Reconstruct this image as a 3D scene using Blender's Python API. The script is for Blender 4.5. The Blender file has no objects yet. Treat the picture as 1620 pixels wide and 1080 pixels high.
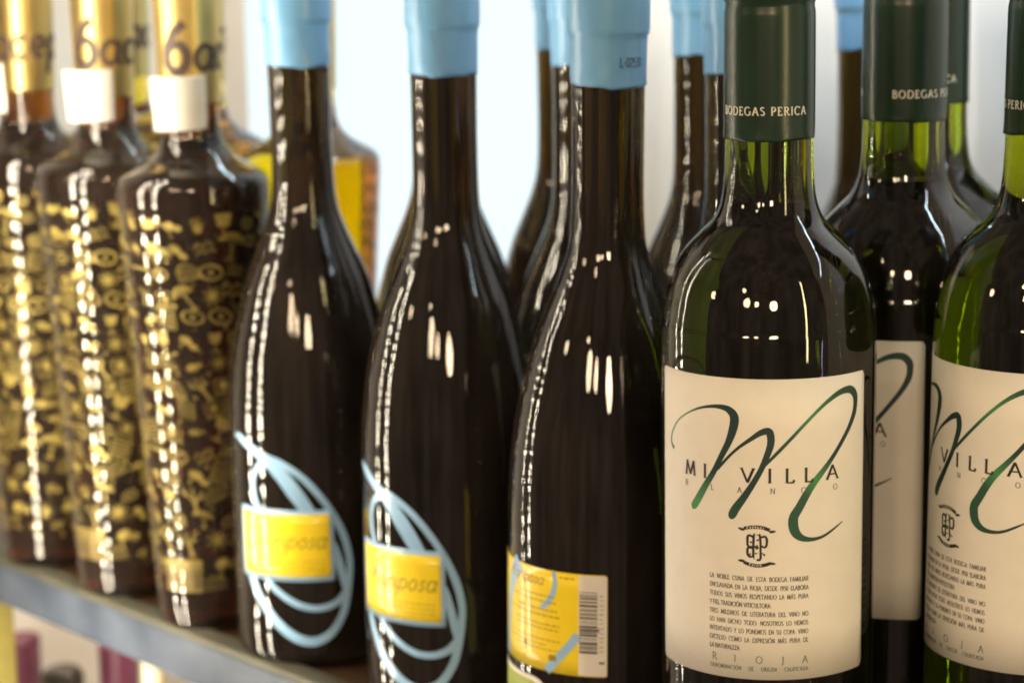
import bpy, math, random
from mathutils import Matrix, Vector

# ------------------------------------------------------------------ camera, world, lamps, exposure
scene = bpy.context.scene
COL = scene.collection
R = math.radians

def col3(c, a=1.0):
    return (c[0], c[1], c[2], a)

CAM_H, PITCH, ROLL = 0.317, 10.4, 0.9
_p, _r = R(PITCH), R(ROLL)
_fwd = Vector((0, math.cos(_p), -math.sin(_p)))
_right0 = Vector((1, 0, 0))
_up0 = _right0.cross(_fwd)
_right = _right0 * math.cos(_r) - _up0 * math.sin(_r)
_up = _up0 * math.cos(_r) + _right0 * math.sin(_r)
cam_data = bpy.data.cameras.new('camera')
cam_data.sensor_fit = 'HORIZONTAL'
cam_data.sensor_width = 36.0
cam_data.lens = 80.0
cam_data.clip_start = 0.02
cam_data.clip_end = 50.0
cam_data.dof.use_dof = True
cam_data.dof.focus_distance = 0.735
cam_data.dof.aperture_fstop = 10.5
cam_data.dof.aperture_blades = 0
cam = bpy.data.objects.new('camera', cam_data)
COL.objects.link(cam)
cam.matrix_world = Matrix(((_right.x, _up.x, -_fwd.x, 0), (_right.y, _up.y, -_fwd.y, 0),
                           (_right.z, _up.z, -_fwd.z, CAM_H), (0, 0, 0, 1)))
scene.camera = cam

world = bpy.data.worlds.new('World')
scene.world = world
world.use_nodes = True
bg = world.node_tree.nodes['Background']
bg.inputs['Color'].default_value = (1.0, 0.74, 0.55, 1)
bg.inputs['Strength'].default_value = 1.0
_nt = world.node_tree
_tc = _nt.nodes.new('ShaderNodeTexCoord')
_mp = _nt.nodes.new('ShaderNodeMapping')
_mp.inputs['Scale'].default_value = (3.0, 3.0, 1.2)
_nz = _nt.nodes.new('ShaderNodeTexNoise')
_nz.inputs['Scale'].default_value = 2.2
_nz.inputs['Detail'].default_value = 3.0
_rp = _nt.nodes.new('ShaderNodeValToRGB')
_rp.color_ramp.elements[0].position = 0.34
_rp.color_ramp.elements[0].color = (0.12, 0.088, 0.066, 1)
_rp.color_ramp.elements[1].position = 0.70
_rp.color_ramp.elements[1].color = (0.36, 0.265, 0.20, 1)
_nt.links.new(_tc.outputs['Generated'], _mp.inputs['Vector'])
_nt.links.new(_mp.outputs['Vector'], _nz.inputs['Vector'])
_nt.links.new(_nz.outputs['Fac'], _rp.inputs['Fac'])
_nt.links.new(_rp.outputs['Color'], bg.inputs['Color'])

scene.view_settings.view_transform = 'Standard'
scene.view_settings.look = 'None'
scene.view_settings.exposure = 0.0
scene.view_settings.gamma = 1.0
scene.view_settings.use_curve_mapping = False
scene.render.engine = 'CYCLES'
cy = scene.cycles
cy.use_denoising = True
cy.denoiser = 'OPENIMAGEDENOISE'
cy.denoising_input_passes = 'RGB_ALBEDO_NORMAL'
cy.max_bounces = 16
cy.diffuse_bounces = 4
cy.glossy_bounces = 6
cy.transmission_bounces = 14
cy.transparent_max_bounces = 8
cy.volume_bounces = 0
cy.caustics_reflective = True
cy.caustics_refractive = True
cy.blur_glossy = 0.6
cy.sample_clamp_indirect = 40.0
cy.use_adaptive_sampling = False

# ceiling spots of the shop, behind and above the camera
def spot_disc(name, loc, target, watts, radius, colour):
    d = bpy.data.lights.new(name, 'AREA')
    d.shape = 'DISK'
    d.size = radius * 2
    d.energy = watts
    d.color = colour
    o = bpy.data.objects.new(name, d)
    COL.objects.link(o)
    o.location = loc
    v = Vector(target) - Vector(loc)
    o.rotation_euler = v.to_track_quat('-Z', 'Y').to_euler()
    return o

WARM = (1.0, 0.75, 0.48)
MVP = Vector((0.09, 0.785, 0.14))
def polar_lamp(name, ang, dist, z, watts, radius=0.15, colour=WARM):
    a = R(263.4 + ang)
    loc = (MVP.x + dist * math.cos(a), MVP.y + dist * math.sin(a), z)
    return spot_disc(name, loc, MVP, watts, radius, colour)
polar_lamp('ceiling_spot', -24, 2.3, 0.95, 8.0)
polar_lamp('ceiling_spot', -13, 2.6, 1.02, 5.0, 0.11)
polar_lamp('ceiling_spot', 6, 2.45, 0.92, 16.5, 0.18)
polar_lamp('ceiling_spot', -66, 2.2, 0.9, 3.6, 0.11)
polar_lamp('ceiling_spot', -29, 2.9, 1.7, 5.0, 0.12)

# ------------------------------------------------------------------ place layout (shelf runs away to the left)
E0 = Vector((-0.0847, 0.9283, 0))
U = Vector((0.66, -0.7513, 0)).normalized()      # along the shelf, towards the right
N = Vector((-U.y, U.x, 0))                        # from the front edge to the wall
SHELF_ROT = math.atan2(U.y, U.x)
def at(s, d, z=0.0):
    v = E0 + U * s + N * d
    return Vector((v.x, v.y, z))

# ------------------------------------------------------------------ materials
def new_mat(name):
    m = bpy.data.materials.new(name)
    m.use_nodes = True
    nt = m.node_tree
    return m, nt, nt.nodes['Principled BSDF'], nt.nodes['Material Output']

def noise_mix(nt, c1, c2, scale, detail=4.0, lo=0.35, hi=0.65, coords='Object', stretch=None):
    tc = nt.nodes.new('ShaderNodeTexCoord')
    src = tc.outputs[coords]
    if stretch:
        mp = nt.nodes.new('ShaderNodeMapping')
        mp.inputs['Scale'].default_value = stretch
        nt.links.new(src, mp.inputs['Vector'])
        src = mp.outputs['Vector']
    n = nt.nodes.new('ShaderNodeTexNoise')
    n.inputs['Scale'].default_value = scale
    n.inputs['Detail'].default_value = detail
    nt.links.new(src, n.inputs['Vector'])
    r = nt.nodes.new('ShaderNodeValToRGB')
    r.color_ramp.elements[0].position = lo
    r.color_ramp.elements[0].color = col3(c1)
    r.color_ramp.elements[1].position = hi
    r.color_ramp.elements[1].color = col3(c2)
    nt.links.new(n.outputs['Fac'], r.inputs['Fac'])
    return n, r

def bump(nt, bsdf, scale, strength, dist, stretch=None, detail=3.0):
    geo = nt.nodes.new('ShaderNodeNewGeometry')
    src = geo.outputs['Position']
    if stretch:
        mp = nt.nodes.new('ShaderNodeMapping')
        mp.inputs['Scale'].default_value = stretch
        nt.links.new(src, mp.inputs['Vector'])
        src = mp.outputs['Vector']
    n = nt.nodes.new('ShaderNodeTexNoise')
    n.inputs['Scale'].default_value = scale
    n.inputs['Detail'].default_value = detail
    nt.links.new(src, n.inputs['Vector'])
    b = nt.nodes.new('ShaderNodeBump')
    b.inputs['Strength'].default_value = strength
    b.inputs['Distance'].default_value = dist
    nt.links.new(n.outputs['Fac'], b.inputs['Height'])
    nt.links.new(b.outputs['Normal'], bsdf.inputs['Normal'])

def glass(name, sigma, rough=0.0, wav=0.008, veil=0.019):
    m, nt, b, out = new_mat(name)
    b.inputs['Base Color'].default_value = (1, 1, 1, 1)
    b.inputs['Transmission Weight'].default_value = 1.0
    b.inputs['Roughness'].default_value = rough
    b.inputs['IOR'].default_value = 1.5
    va = nt.nodes.new('ShaderNodeVolumeAbsorption')
    dens = max(sigma)
    va.inputs['Density'].default_value = dens
    va.inputs['Color'].default_value = tuple(1 - s / dens for s in sigma) + (1,)
    nt.links.new(va.outputs['Volume'], out.inputs['Volume'])
    bump(nt, b, 70.0, wav, 0.0006, stretch=(1, 1, 0.35), detail=2.0)
    # uneven diffuse veil mixed into the glass, painted haze that lifts the blacks
    geo = nt.nodes.new('ShaderNodeNewGeometry')
    mp = nt.nodes.new('ShaderNodeMapping')
    mp.inputs['Scale'].default_value = (1, 1, 0.4)
    nt.links.new(geo.outputs['Position'], mp.inputs['Vector'])
    nz = nt.nodes.new('ShaderNodeTexNoise')
    nz.inputs['Scale'].default_value = 45.0
    nz.inputs['Detail'].default_value = 6.0
    nz.inputs['Roughness'].default_value = 0.65
    nt.links.new(mp.outputs['Vector'], nz.inputs['Vector'])
    mr = nt.nodes.new('ShaderNodeMapRange')
    mr.inputs['From Min'].default_value = 0.35
    mr.inputs['From Max'].default_value = 0.75
    mr.inputs['To Min'].default_value = veil * 0.55
    mr.inputs['To Max'].default_value = veil * 2.0
    nt.links.new(nz.outputs['Fac'], mr.inputs['Value'])
    df = nt.nodes.new('ShaderNodeBsdfDiffuse')
    df.inputs['Color'].default_value = (0.50, 0.38, 0.29, 1)
    mx = nt.nodes.new('ShaderNodeMixShader')
    nt.links.new(mr.outputs['Result'], mx.inputs['Fac'])
    nt.links.new(b.outputs['BSDF'], mx.inputs[1])
    nt.links.new(df.outputs['BSDF'], mx.inputs[2])
    nt.links.new(mx.outputs['Shader'], out.inputs['Surface'])
    return m

def plain(name, c1, c2=None, rough=0.5, metallic=0.0, scale=60.0, bstr=0.0, bdist=0.0002, bscale=400.0, stretch=None, coat=0.0):
    m, nt, b, out = new_mat(name)
    b.inputs['Roughness'].default_value = rough
    b.inputs['Metallic'].default_value = metallic
    if coat:
        b.inputs['Coat Weight'].default_value = coat
        b.inputs['Coat Roughness'].default_value = 0.08
    if c2 is None:
        c2 = c1
    _, r = noise_mix(nt, c1, c2, scale, stretch=stretch)
    nt.links.new(r.outputs['Color'], b.inputs['Base Color'])
    if bstr:
        bump(nt, b, bscale, bstr, bdist, stretch=stretch)
    return m

def emitter(name, colour, strength):
    m, nt, b, out = new_mat(name)
    nt.nodes.remove(b)
    e = nt.nodes.new('ShaderNodeEmission')
    e.inputs['Color'].default_value = col3(colour)
    e.inputs['Strength'].default_value = strength
    nt.links.new(e.outputs['Emission'], out.inputs['Surface'])
    return m

def ink_attr(name):
    m, nt, b, out = new_mat(name)
    a = nt.nodes.new('ShaderNodeAttribute')
    a.attribute_name = 'ink'
    nt.links.new(a.outputs['Color'], b.inputs['Base Color'])
    b.inputs['Roughness'].default_value = 0.55
    return m

M = {
    'green_glass': glass('green_glass', (46, 38, 200), veil=0.008),
    'brown_glass': glass('brown_glass', (140, 165, 430)),
    'amber_glass': glass('amber_glass', (58, 105, 330)),
    'golden_glass': glass('golden_glass', (2, 8.5, 115), veil=0.006),
    'paper': plain('cream_label_paper', (0.80, 0.755, 0.665), (0.835, 0.79, 0.705), 0.62, scale=110, bstr=0.25, bdist=0.00004, bscale=1500),
    'script': ink_attr('green_script_ink'),
    'black_ink': plain('black_ink', (0.018, 0.016, 0.014), (0.03, 0.026, 0.022), 0.5),
    'grey_ink': plain('grey_ink', (0.05, 0.045, 0.036), (0.08, 0.07, 0.055), 0.5),
    'green_ink': plain('green_ink', (0.03, 0.07, 0.045), (0.04, 0.09, 0.06), 0.5),
    'cream_ink': plain('cream_ink', (0.78, 0.72, 0.58), None, 0.5),
    'silver_ink': plain('pale_silver_ink', (0.62, 0.60, 0.50), None, 0.45),
    'green_cap': plain('dark_green_foil', (0.006, 0.021, 0.011), (0.009, 0.030, 0.015), 0.27, scale=90, bstr=0.12, bdist=0.0003, bscale=60, stretch=(1, 1, 0.3)),
    'blue_cap': plain('pale_blue_foil', (0.15, 0.36, 0.62), (0.19, 0.41, 0.69), 0.24, scale=50, bstr=0.35, bdist=0.0007, bscale=95, stretch=(1, 1, 0.6)),
    'gold_cap': plain('pale_gold_foil', (0.46, 0.34, 0.125), (0.54, 0.41, 0.16), 0.38, metallic=1.0, scale=40),
    'gold_print': plain('gold_print', (0.15, 0.112, 0.022), (0.29, 0.22, 0.055), 0.42, metallic=0.4, scale=120),
    'brown_ink': plain('dark_brown_ink', (0.05, 0.028, 0.018), None, 0.5),
    'white_sticker': plain('white_sticker_paper', (0.62, 0.60, 0.55), None, 0.65),
    'blue_print': plain('light_blue_enamel', (0.30, 0.53, 0.80), (0.34, 0.57, 0.83), 0.3, scale=40, coat=0.7),
    'yellow': plain('yellow_label_paper', (0.92, 0.68, 0.006), (0.94, 0.71, 0.012), 0.45, scale=200, coat=0.7),
    'yellow_ink': plain('ochre_ink', (0.34, 0.20, 0.01), None, 0.5),
    'olive_label': plain('olive_green_label', (0.33, 0.40, 0.06), None, 0.5),
    'wall': plain('white_wall_paint', (0.72, 0.71, 0.70), (0.76, 0.75, 0.74), 0.7, scale=7, bstr=0.15, bdist=0.0004, bscale=180),
    'wood': plain('brown_shelf_wood', (0.022, 0.012, 0.006), (0.055, 0.027, 0.011), 0.35, scale=9, stretch=(1, 9, 1), coat=0.2),
    'rail': plain('blue_grey_painted_metal', (0.024, 0.034, 0.058), (0.068, 0.084, 0.118), 0.6, metallic=0.0, scale=22, bstr=0.1, bdist=0.0005, bscale=30),
    'rail_lip': plain('worn_olive_metal', (0.05, 0.048, 0.032), (0.09, 0.085, 0.06), 0.6, metallic=0.0, scale=20),
    'purple': plain('purple_foil', (0.085, 0.018, 0.045), (0.12, 0.026, 0.06), 0.35),
    'dark_glass': glass('near_black_glass', (160, 220, 300)),
    'olive_post': plain('olive_brass_post', (0.34, 0.29, 0.08), (0.40, 0.34, 0.10), 0.4, metallic=0.3),
    'red': plain('red_sticker', (0.55, 0.02, 0.04), None, 0.5),
    'alu': plain('aluminium_profile', (0.45, 0.45, 0.45), None, 0.45, metallic=0.8),
    'cream_plastic': plain('cream_plastic', (0.75, 0.68, 0.48), None, 0.4),
    'panel': emitter('backlit_opal_panel', (0.82, 0.965, 1.0), 1.15),
    'led': emitter('warm_white_led', (1.0, 0.89, 0.68), 140.0),
    'led_far': emitter('warm_yellow_led', (1.0, 0.80, 0.38), 40.0),
    'led_violet': emitter('violet_white_led', (0.72, 0.55, 1.0), 30.0),
}

# ------------------------------------------------------------------ mesh helpers
def link(name, me, parent=None, mat=None, smooth=True):
    if mat is not None and not me.materials:
        me.materials.append(mat)
    if smooth:
        for p in me.polygons:
            p.use_smooth = True
    o = bpy.data.objects.new(name, me)
    COL.objects.link(o)
    if parent is not None:
        o.parent = parent
    return o

def mesh(name, verts, faces):
    me = bpy.data.meshes.new(name)
    me.from_pydata(verts, [], faces)
    me.update()
    return me

def lathe_mesh(name, prof, seg=96):
    """prof: list of (r, z) in metres from bottom axis to top axis"""
    verts, faces, rings = [], [], []
    for r, z in prof:
        if r < 1e-7:
            rings.append([len(verts)])
            verts.append((0, 0, z))
        else:
            rings.append(list(range(len(verts), len(verts) + seg)))
            for k in range(seg):
                a = 2 * math.pi * k / seg
                verts.append((r * math.sin(a), -r * math.cos(a), z))
    for A, B in zip(rings, rings[1:]):
        for k in range(seg):
            k2 = (k + 1) % seg
            if len(A) == 1 and len(B) == 1:
                continue
            if len(A) == 1:
                faces.append((A[0], B[k2], B[k]))
            elif len(B) == 1:
                faces.append((A[k], A[k2], B[0]))
            else:
                faces.append((A[k], A[k2], B[k2], B[k]))
    return mesh(name, verts, faces)

def smooth_profile(pts, step=1.6):
    """Catmull-Rom through (r, z) millimetre points; a point given a third value True is a corner"""
    out = []
    n = len(pts)
    for i in range(n - 1):
        p1, p2 = pts[i], pts[i + 1]
        p0 = pts[i - 1] if i > 0 and len(p1) < 3 else p1
        p3 = pts[i + 2] if i + 2 < n and len(p2) < 3 else p2
        L = math.hypot(p2[0] - p1[0], p2[1] - p1[1])
        k = max(1, int(L / step)) if L < 40 else max(2, int(L / 8))
        for j in range(k):
            t = j / k
            q = []
            for c in (0, 1):
                a, b_, c_, d = p0[c], p1[c], p2[c], p3[c]
                q.append(0.5 * (2 * b_ + (c_ - a) * t + (2 * a - 5 * b_ + 4 * c_ - d) * t * t + (3 * b_ - a - 3 * c_ + d) * t ** 3))
            out.append((max(0.0, q[0]) / 1000, q[1] / 1000))
    out.append((pts[-1][0] / 1000, pts[-1][1] / 1000))
    return out

def box_mesh(name, x0, x1, y0, y1, z0, z1, bev=0.0):
    import bmesh
    bm = bmesh.new()
    bmesh.ops.create_cube(bm, size=1.0)
    for v in bm.verts:
        v.co = Vector(((x0 + x1) / 2 + v.co.x * (x1 - x0), (y0 + y1) / 2 + v.co.y * (y1 - y0), (z0 + z1) / 2 + v.co.z * (z1 - z0)))
    if bev:
        bmesh.ops.bevel(bm, geom=list(bm.edges), offset=bev, segments=3, affect='EDGES', profile=0.5)
    me = bpy.data.meshes.new(name)
    bm.to_mesh(me)
    bm.free()
    return me

# ------------------------------------------------------------------ print wrapped round a bottle (arc millimetres, height millimetres)
def catmull(pts, step):
    out = []
    n = len(pts)
    for i in range(n - 1):
        p1, p2 = pts[i], pts[i + 1]
        p0 = pts[i - 1] if i else p1
        p3 = pts[i + 2] if i + 2 < n else p2
        k = max(1, int(math.hypot(p2[0] - p1[0], p2[1] - p1[1]) / step))
        for j in range(k):
            t = j / k
            out.append(tuple(0.5 * (2 * b + (c - a) * t + (2 * a - 5 * b + 4 * c - d) * t * t + (3 * b - a - 3 * c + d) * t ** 3)
                             for a, b, c, d in zip(p0, p1, p2, p3)))
    out.append(tuple(pts[-1]))
    return out

class Wrap:
    """collects flat print and bends it round a body of radius rad(h) millimetres, lifted by off millimetres"""
    def __init__(self, rad, off, ref=None):
        self.rad, self.off, self.k = rad, off, 0
        self.v, self.f, self.c = [], [], []
        self.ref = ref
    def pt(self, a, h, colour=None):
        r0 = self.ref or self.rad(h)
        th = a / r0
        r = self.rad(h) + self.off + 0.004 * (self.k % 9)
        self.v.append((r * math.sin(th) / 1000, -r * math.cos(th) / 1000, h / 1000))
        self.c.append(colour or (0.5, 0.5, 0.5))
        return len(self.v) - 1
    def ribbon(self, pts, across=1, colours=None, closed=False):
        """pts: (a, h, width)"""
        self.k += 1
        n = len(pts)
        prev = None
        first = None
        for i, (a, h, w) in enumerate(pts):
            if closed:
                q0, q1 = pts[(i - 1) % n], pts[(i + 1) % n]
            else:
                q0, q1 = pts[max(0, i - 1)], pts[min(n - 1, i + 1)]
            dx, dy = q1[0] - q0[0], q1[1] - q0[1]
            L = math.hypot(dx, dy) or 1.0
            nx, ny = -dy / L, dx / L
            c = colours[i] if colours else None
            row = [self.pt(a + nx * w * (j / across - 0.5), h + ny * w * (j / across - 0.5), c) for j in range(across + 1)]
            if prev:
                for j in range(across):
                    self.f.append((prev[j + 1], prev[j], row[j], row[j + 1]))
            else:
                first = row
            prev = row
        if closed:
            for j in range(across):
                self.f.append((prev[j + 1], prev[j], first[j], first[j + 1]))
    def fan(self, pts):
        self.k += 1
        ca = sum(p[0] for p in pts) / len(pts)
        ch = sum(p[1] for p in pts) / len(pts)
        c = self.pt(ca, ch)
        n = len(pts)
        prev = None
        for t in (0.3, 0.65, 1.0):
            ring = [self.pt(ca + (a - ca) * t, ch + (h - ch) * t) for a, h in pts]
            for i in range(n):
                j = (i + 1) % n
                if prev:
                    self.f.append((prev[i], ring[i], ring[j], prev[j]))
                else:
                    self.f.append((c, ring[i], ring[j]))
            prev = ring
    def rect(self, a0, a1, h0, h1):
        self.k += 1
        n = max(1, int(abs(a1 - a0) / 1.2))
        prev = None
        for i in range(n + 1):
            a = a0 + (a1 - a0) * i / n
            row = (self.pt(a, h0), self.pt(a, h1))
            if prev:
                self.f.append((prev[0], row[0], row[1], prev[1]))
            prev = row
    def mesh(self, name, colours=False):
        me = mesh(name, self.v, self.f)
        if colours:
            at_ = me.color_attributes.new('ink', 'FLOAT_COLOR', 'POINT')
            for i, c in enumerate(self.c):
                at_.data[i].color = (c[0], c[1], c[2], 1)
        return me

def el(cx, cy, rx, ry, a0, a1, n=10):
    return [(cx + rx * math.cos(R(a0 + (a1 - a0) * i / n)), cy + ry * math.sin(R(a0 + (a1 - a0) * i / n))) for i in range(n + 1)]

# Roman capitals drawn as pen strokes: name -> (advance, strokes, serifs (x, y))
GL = {
    'A': (0.80, [[(0.06, 0), (0.40, 1)], [(0.40, 1), (0.74, 0)], [(0.19, 0.36), (0.61, 0.36)]], [(0.06, 0), (0.74, 0)]),
    'B': (0.66, [[(0.14, 0), (0.14, 1)], [(0.14, 1), (0.30, 1)] + el(0.32, 0.77, 0.20, 0.23, 90, -90, 8) + [(0.14, 0.54)],
                 [(0.14, 0.54), (0.34, 0.54)] + el(0.36, 0.27, 0.24, 0.27, 90, -90, 8) + [(0.14, 0)]], [(0.14, 0), (0.14, 1)]),
    'C': (0.84, [el(0.46, 0.5, 0.40, 0.5, 48, 312, 16), [(0.735, 0.99), (0.735, 0.78)]], []),
    'D': (0.86, [[(0.14, 0), (0.14, 1)], [(0.14, 1), (0.36, 1)] + el(0.37, 0.5, 0.42, 0.5, 88, -88, 12) + [(0.14, 0)]], [(0.14, 0), (0.14, 1)]),
    'E': (0.60, [[(0.14, 0), (0.14, 1)], [(0.14, 0.985), (0.50, 0.985), (0.52, 0.84)], [(0.14, 0.52), (0.44, 0.52)], [(0.14, 0.015), (0.52, 0.015), (0.55, 0.18)]], [(0.10, 0), (0.10, 1)]),
    'F': (0.56, [[(0.14, 0), (0.14, 1)], [(0.14, 0.985), (0.49, 0.985), (0.51, 0.84)], [(0.14, 0.52), (0.43, 0.52)]], [(0.14, 0), (0.10, 1)]),
    'G': (0.88, [el(0.46, 0.5, 0.40, 0.5, 48, 318, 16), [(0.76, 0.06), (0.76, 0.44)]], [(0.76, 0.44)]),
    'H': (0.86, [[(0.14, 0), (0.14, 1)], [(0.72, 0), (0.72, 1)], [(0.14, 0.52), (0.72, 0.52)]], [(0.14, 0), (0.14, 1), (0.72, 0), (0.72, 1)]),
    'I': (0.30, [[(0.15, 0), (0.15, 1)]], [(0.15, 0), (0.15, 1)]),
    'J': (0.34, [[(0.19, 1), (0.19, 0.05), (0.14, -0.12), (0.02, -0.2)]], [(0.19, 1)]),
    'L': (0.58, [[(0.14, 0), (0.14, 1)], [(0.14, 0.015), (0.50, 0.015), (0.54, 0.2)]], [(0.14, 0), (0.14, 1)]),
    'M': (1.00, [[(0.10, 0), (0.20, 1)], [(0.20, 1), (0.50, 0.05)], [(0.50, 0.05), (0.80, 1)], [(0.80, 1), (0.90, 0)]], [(0.10, 0), (0.90, 0), (0.18, 1), (0.82, 1)]),
    'N': (0.88, [[(0.14, 0), (0.14, 1)], [(0.14, 1), (0.74, 0)], [(0.74, 0), (0.74, 1)]], [(0.14, 0), (0.12, 1), (0.74, 1)]),
    'O': (0.92, [el(0.46, 0.5, 0.40, 0.5, 90, 450, 22)], []),
    'P': (0.62, [[(0.14, 0), (0.14, 1)], [(0.14, 1), (0.32, 1)] + el(0.33, 0.74, 0.23, 0.26, 88, -88, 8) + [(0.14, 0.48)]], [(0.14, 0), (0.14, 1)]),
    'R': (0.72, [[(0.14, 0), (0.14, 1)], [(0.14, 1), (0.32, 1)] + el(0.33, 0.75, 0.22, 0.25, 88, -88, 8) + [(0.14, 0.5)], [(0.30, 0.5), (0.68, 0)]], [(0.14, 0), (0.14, 1), (0.68, 0)]),
    'S': (0.58, [el(0.30, 0.75, 0.20, 0.24, 30, 200, 8) + [(0.29, 0.53)] + el(0.29, 0.26, 0.22, 0.25, 60, -150, 10)], []),
    'T': (0.70, [[(0.35, 0), (0.35, 1)], [(0.03, 0.84), (0.05, 0.985), (0.65, 0.985), (0.67, 0.84)]], [(0.35, 0)]),
    'U': (0.82, [[(0.14, 1), (0.14, 0.35)] + el(0.41, 0.30, 0.27, 0.30, 180, 360, 10) + [(0.68, 1)]], [(0.14, 1), (0.68, 1)]),
    'V': (0.78, [[(0.06, 1), (0.39, 0)], [(0.39, 0), (0.72, 1)]], [(0.06, 1), (0.72, 1)]),
    'X': (0.74, [[(0.08, 1), (0.66, 0)], [(0.08, 0), (0.66, 1)]], [(0.08, 1), (0.66, 0), (0.08, 0), (0.66, 1)]),
    'Y': (0.72, [[(0.06, 1), (0.36, 0.5)], [(0.66, 1), (0.36, 0.5)], [(0.36, 0.5), (0.36, 0)]], [(0.06, 1), (0.66, 1), (0.36, 0)]),
    'Z': (0.66, [[(0.08, 0.86), (0.08, 0.985), (0.58, 0.985)], [(0.58, 1), (0.08, 0)], [(0.08, 0.015), (0.58, 0.015), (0.60, 0.15)]], []),
    '0': (0.62, [el(0.31, 0.5, 0.24, 0.5, 90, 450, 18)], []),
    '1': (0.40, [[(0.06, 0.82), (0.22, 1), (0.22, 0)]], [(0.22, 0)]),
    '2': (0.60, [el(0.30, 0.73, 0.22, 0.26, 165, -35, 8) + [(0.06, 0.02), (0.54, 0.02)]], []),
    '3': (0.58, [el(0.27, 0.75, 0.20, 0.24, 150, -80, 8) + el(0.27, 0.26, 0.24, 0.26, 80, -150, 9)], []),
    '4': (0.62, [[(0.44, 0), (0.44, 1), (0.06, 0.32), (0.58, 0.32)]], []),
    '5': (0.58, [[(0.48, 0.98), (0.14, 0.98), (0.12, 0.56)] + el(0.26, 0.32, 0.24, 0.32, 110, -140, 9)], []),
    '7': (0.56, [[(0.05, 0.98), (0.52, 0.98), (0.18, 0)]], []),
    '8': (0.60, [el(0.30, 0.75, 0.20, 0.24, 90, 450, 12), el(0.30, 0.26, 0.24, 0.26, 90, 450, 12)], []),
    '9': (0.60, [el(0.30, 0.68, 0.22, 0.31, 0, 360, 14), [(0.52, 0.68), (0.45, 0.25), (0.18, 0.0)]], []),
    '-': (0.40, [[(0.06, 0.42), (0.34, 0.42)]], []),
    ',': (0.22, [[(0.11, 0.06), (0.06, -0.16)]], []),
    '.': (0.22, [[(0.08, 0.05), (0.15, 0.05)]], []),
    ':': (0.22, [[(0.08, 0.06), (0.15, 0.06)], [(0.08, 0.55), (0.15, 0.55)]], []),
    ' ': (0.34, [], []),
}
GL['Á'] = (GL['A'][0], GL['A'][1] + [[(0.38, 1.08), (0.52, 1.28)]], GL['A'][2])
GL['Ó'] = (GL['O'][0], GL['O'][1] + [[(0.42, 1.08), (0.56, 1.28)]], [])
# running hand, lower case (x-height 0.6)
LC = {
    'a': (0.60, [el(0.28, 0.3, 0.22, 0.3, 40, 330, 12), [(0.50, 0.6), (0.48, 0.12), (0.56, 0.0), (0.62, 0.06)]]),
    'c': (0.50, [el(0.28, 0.3, 0.22, 0.3, 50, 315, 12)]),
    'd': (0.60, [el(0.28, 0.3, 0.22, 0.3, 40, 330, 12), [(0.56, 1.05), (0.48, 0.1), (0.58, 0.0)]]),
    'e': (0.52, [[(0.08, 0.28), (0.44, 0.36)] + el(0.27, 0.34, 0.19, 0.26, 10, 310, 12)]),
    'g': (0.60, [el(0.28, 0.3, 0.22, 0.3, 40, 330, 12), [(0.50, 0.6), (0.48, -0.15), (0.30, -0.38), (0.06, -0.3)]]),
    'i': (0.28, [[(0.13, 0.58), (0.11, 0.08), (0.2, 0.0), (0.28, 0.08)], [(0.14, 0.80), (0.17, 0.86)]]),
    'm': (0.86, [[(0.08, 0.58), (0.08, 0.0)], [(0.08, 0.4), (0.22, 0.6), (0.34, 0.5), (0.33, 0.0)], [(0.34, 0.4), (0.50, 0.6), (0.62, 0.5), (0.62, 0.1), (0.72, 0.0), (0.8, 0.06)]]),
    'o': (0.56, [el(0.28, 0.3, 0.21, 0.3, 90, 450, 14)]),
    'p': (0.62, [[(0.12, 0.6), (0.06, -0.45)], el(0.32, 0.3, 0.22, 0.3, 200, -150, 12)]),
    'r': (0.44, [[(0.10, 0.58), (0.10, 0.0)], [(0.10, 0.36), (0.24, 0.58), (0.40, 0.55)]]),
    's': (0.44, [[(0.38, 0.5), (0.26, 0.6), (0.12, 0.5), (0.2, 0.34), (0.36, 0.2), (0.26, 0.02), (0.06, 0.06)]]),
    '6': (0.66, [[(0.52, 1.06), (0.30, 0.88), (0.12, 0.55), (0.09, 0.32)], el(0.33, 0.30, 0.24, 0.30, 180, 540, 18)]),
    'M': (1.0, [[(0.0, 0.1), (0.1, 0.0), (0.36, 0.98), (0.42, 0.2), (0.74, 1.0), (0.78, 0.12), (0.88, 0.0), (0.96, 0.08)]]),
    'B': (0.70, [[(0.2, 0.98), (0.1, 0.0)], [(0.08, 0.9), (0.45, 1.0), (0.5, 0.7), (0.2, 0.54), (0.54, 0.4), (0.4, 0.02), (0.08, 0.02)]]),
    'P': (0.66, [[(0.22, 0.98), (0.1, -0.2)], [(0.08, 0.9), (0.48, 1.0), (0.52, 0.66), (0.2, 0.48)]]),
    ' ': (0.3, []),
}

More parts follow.
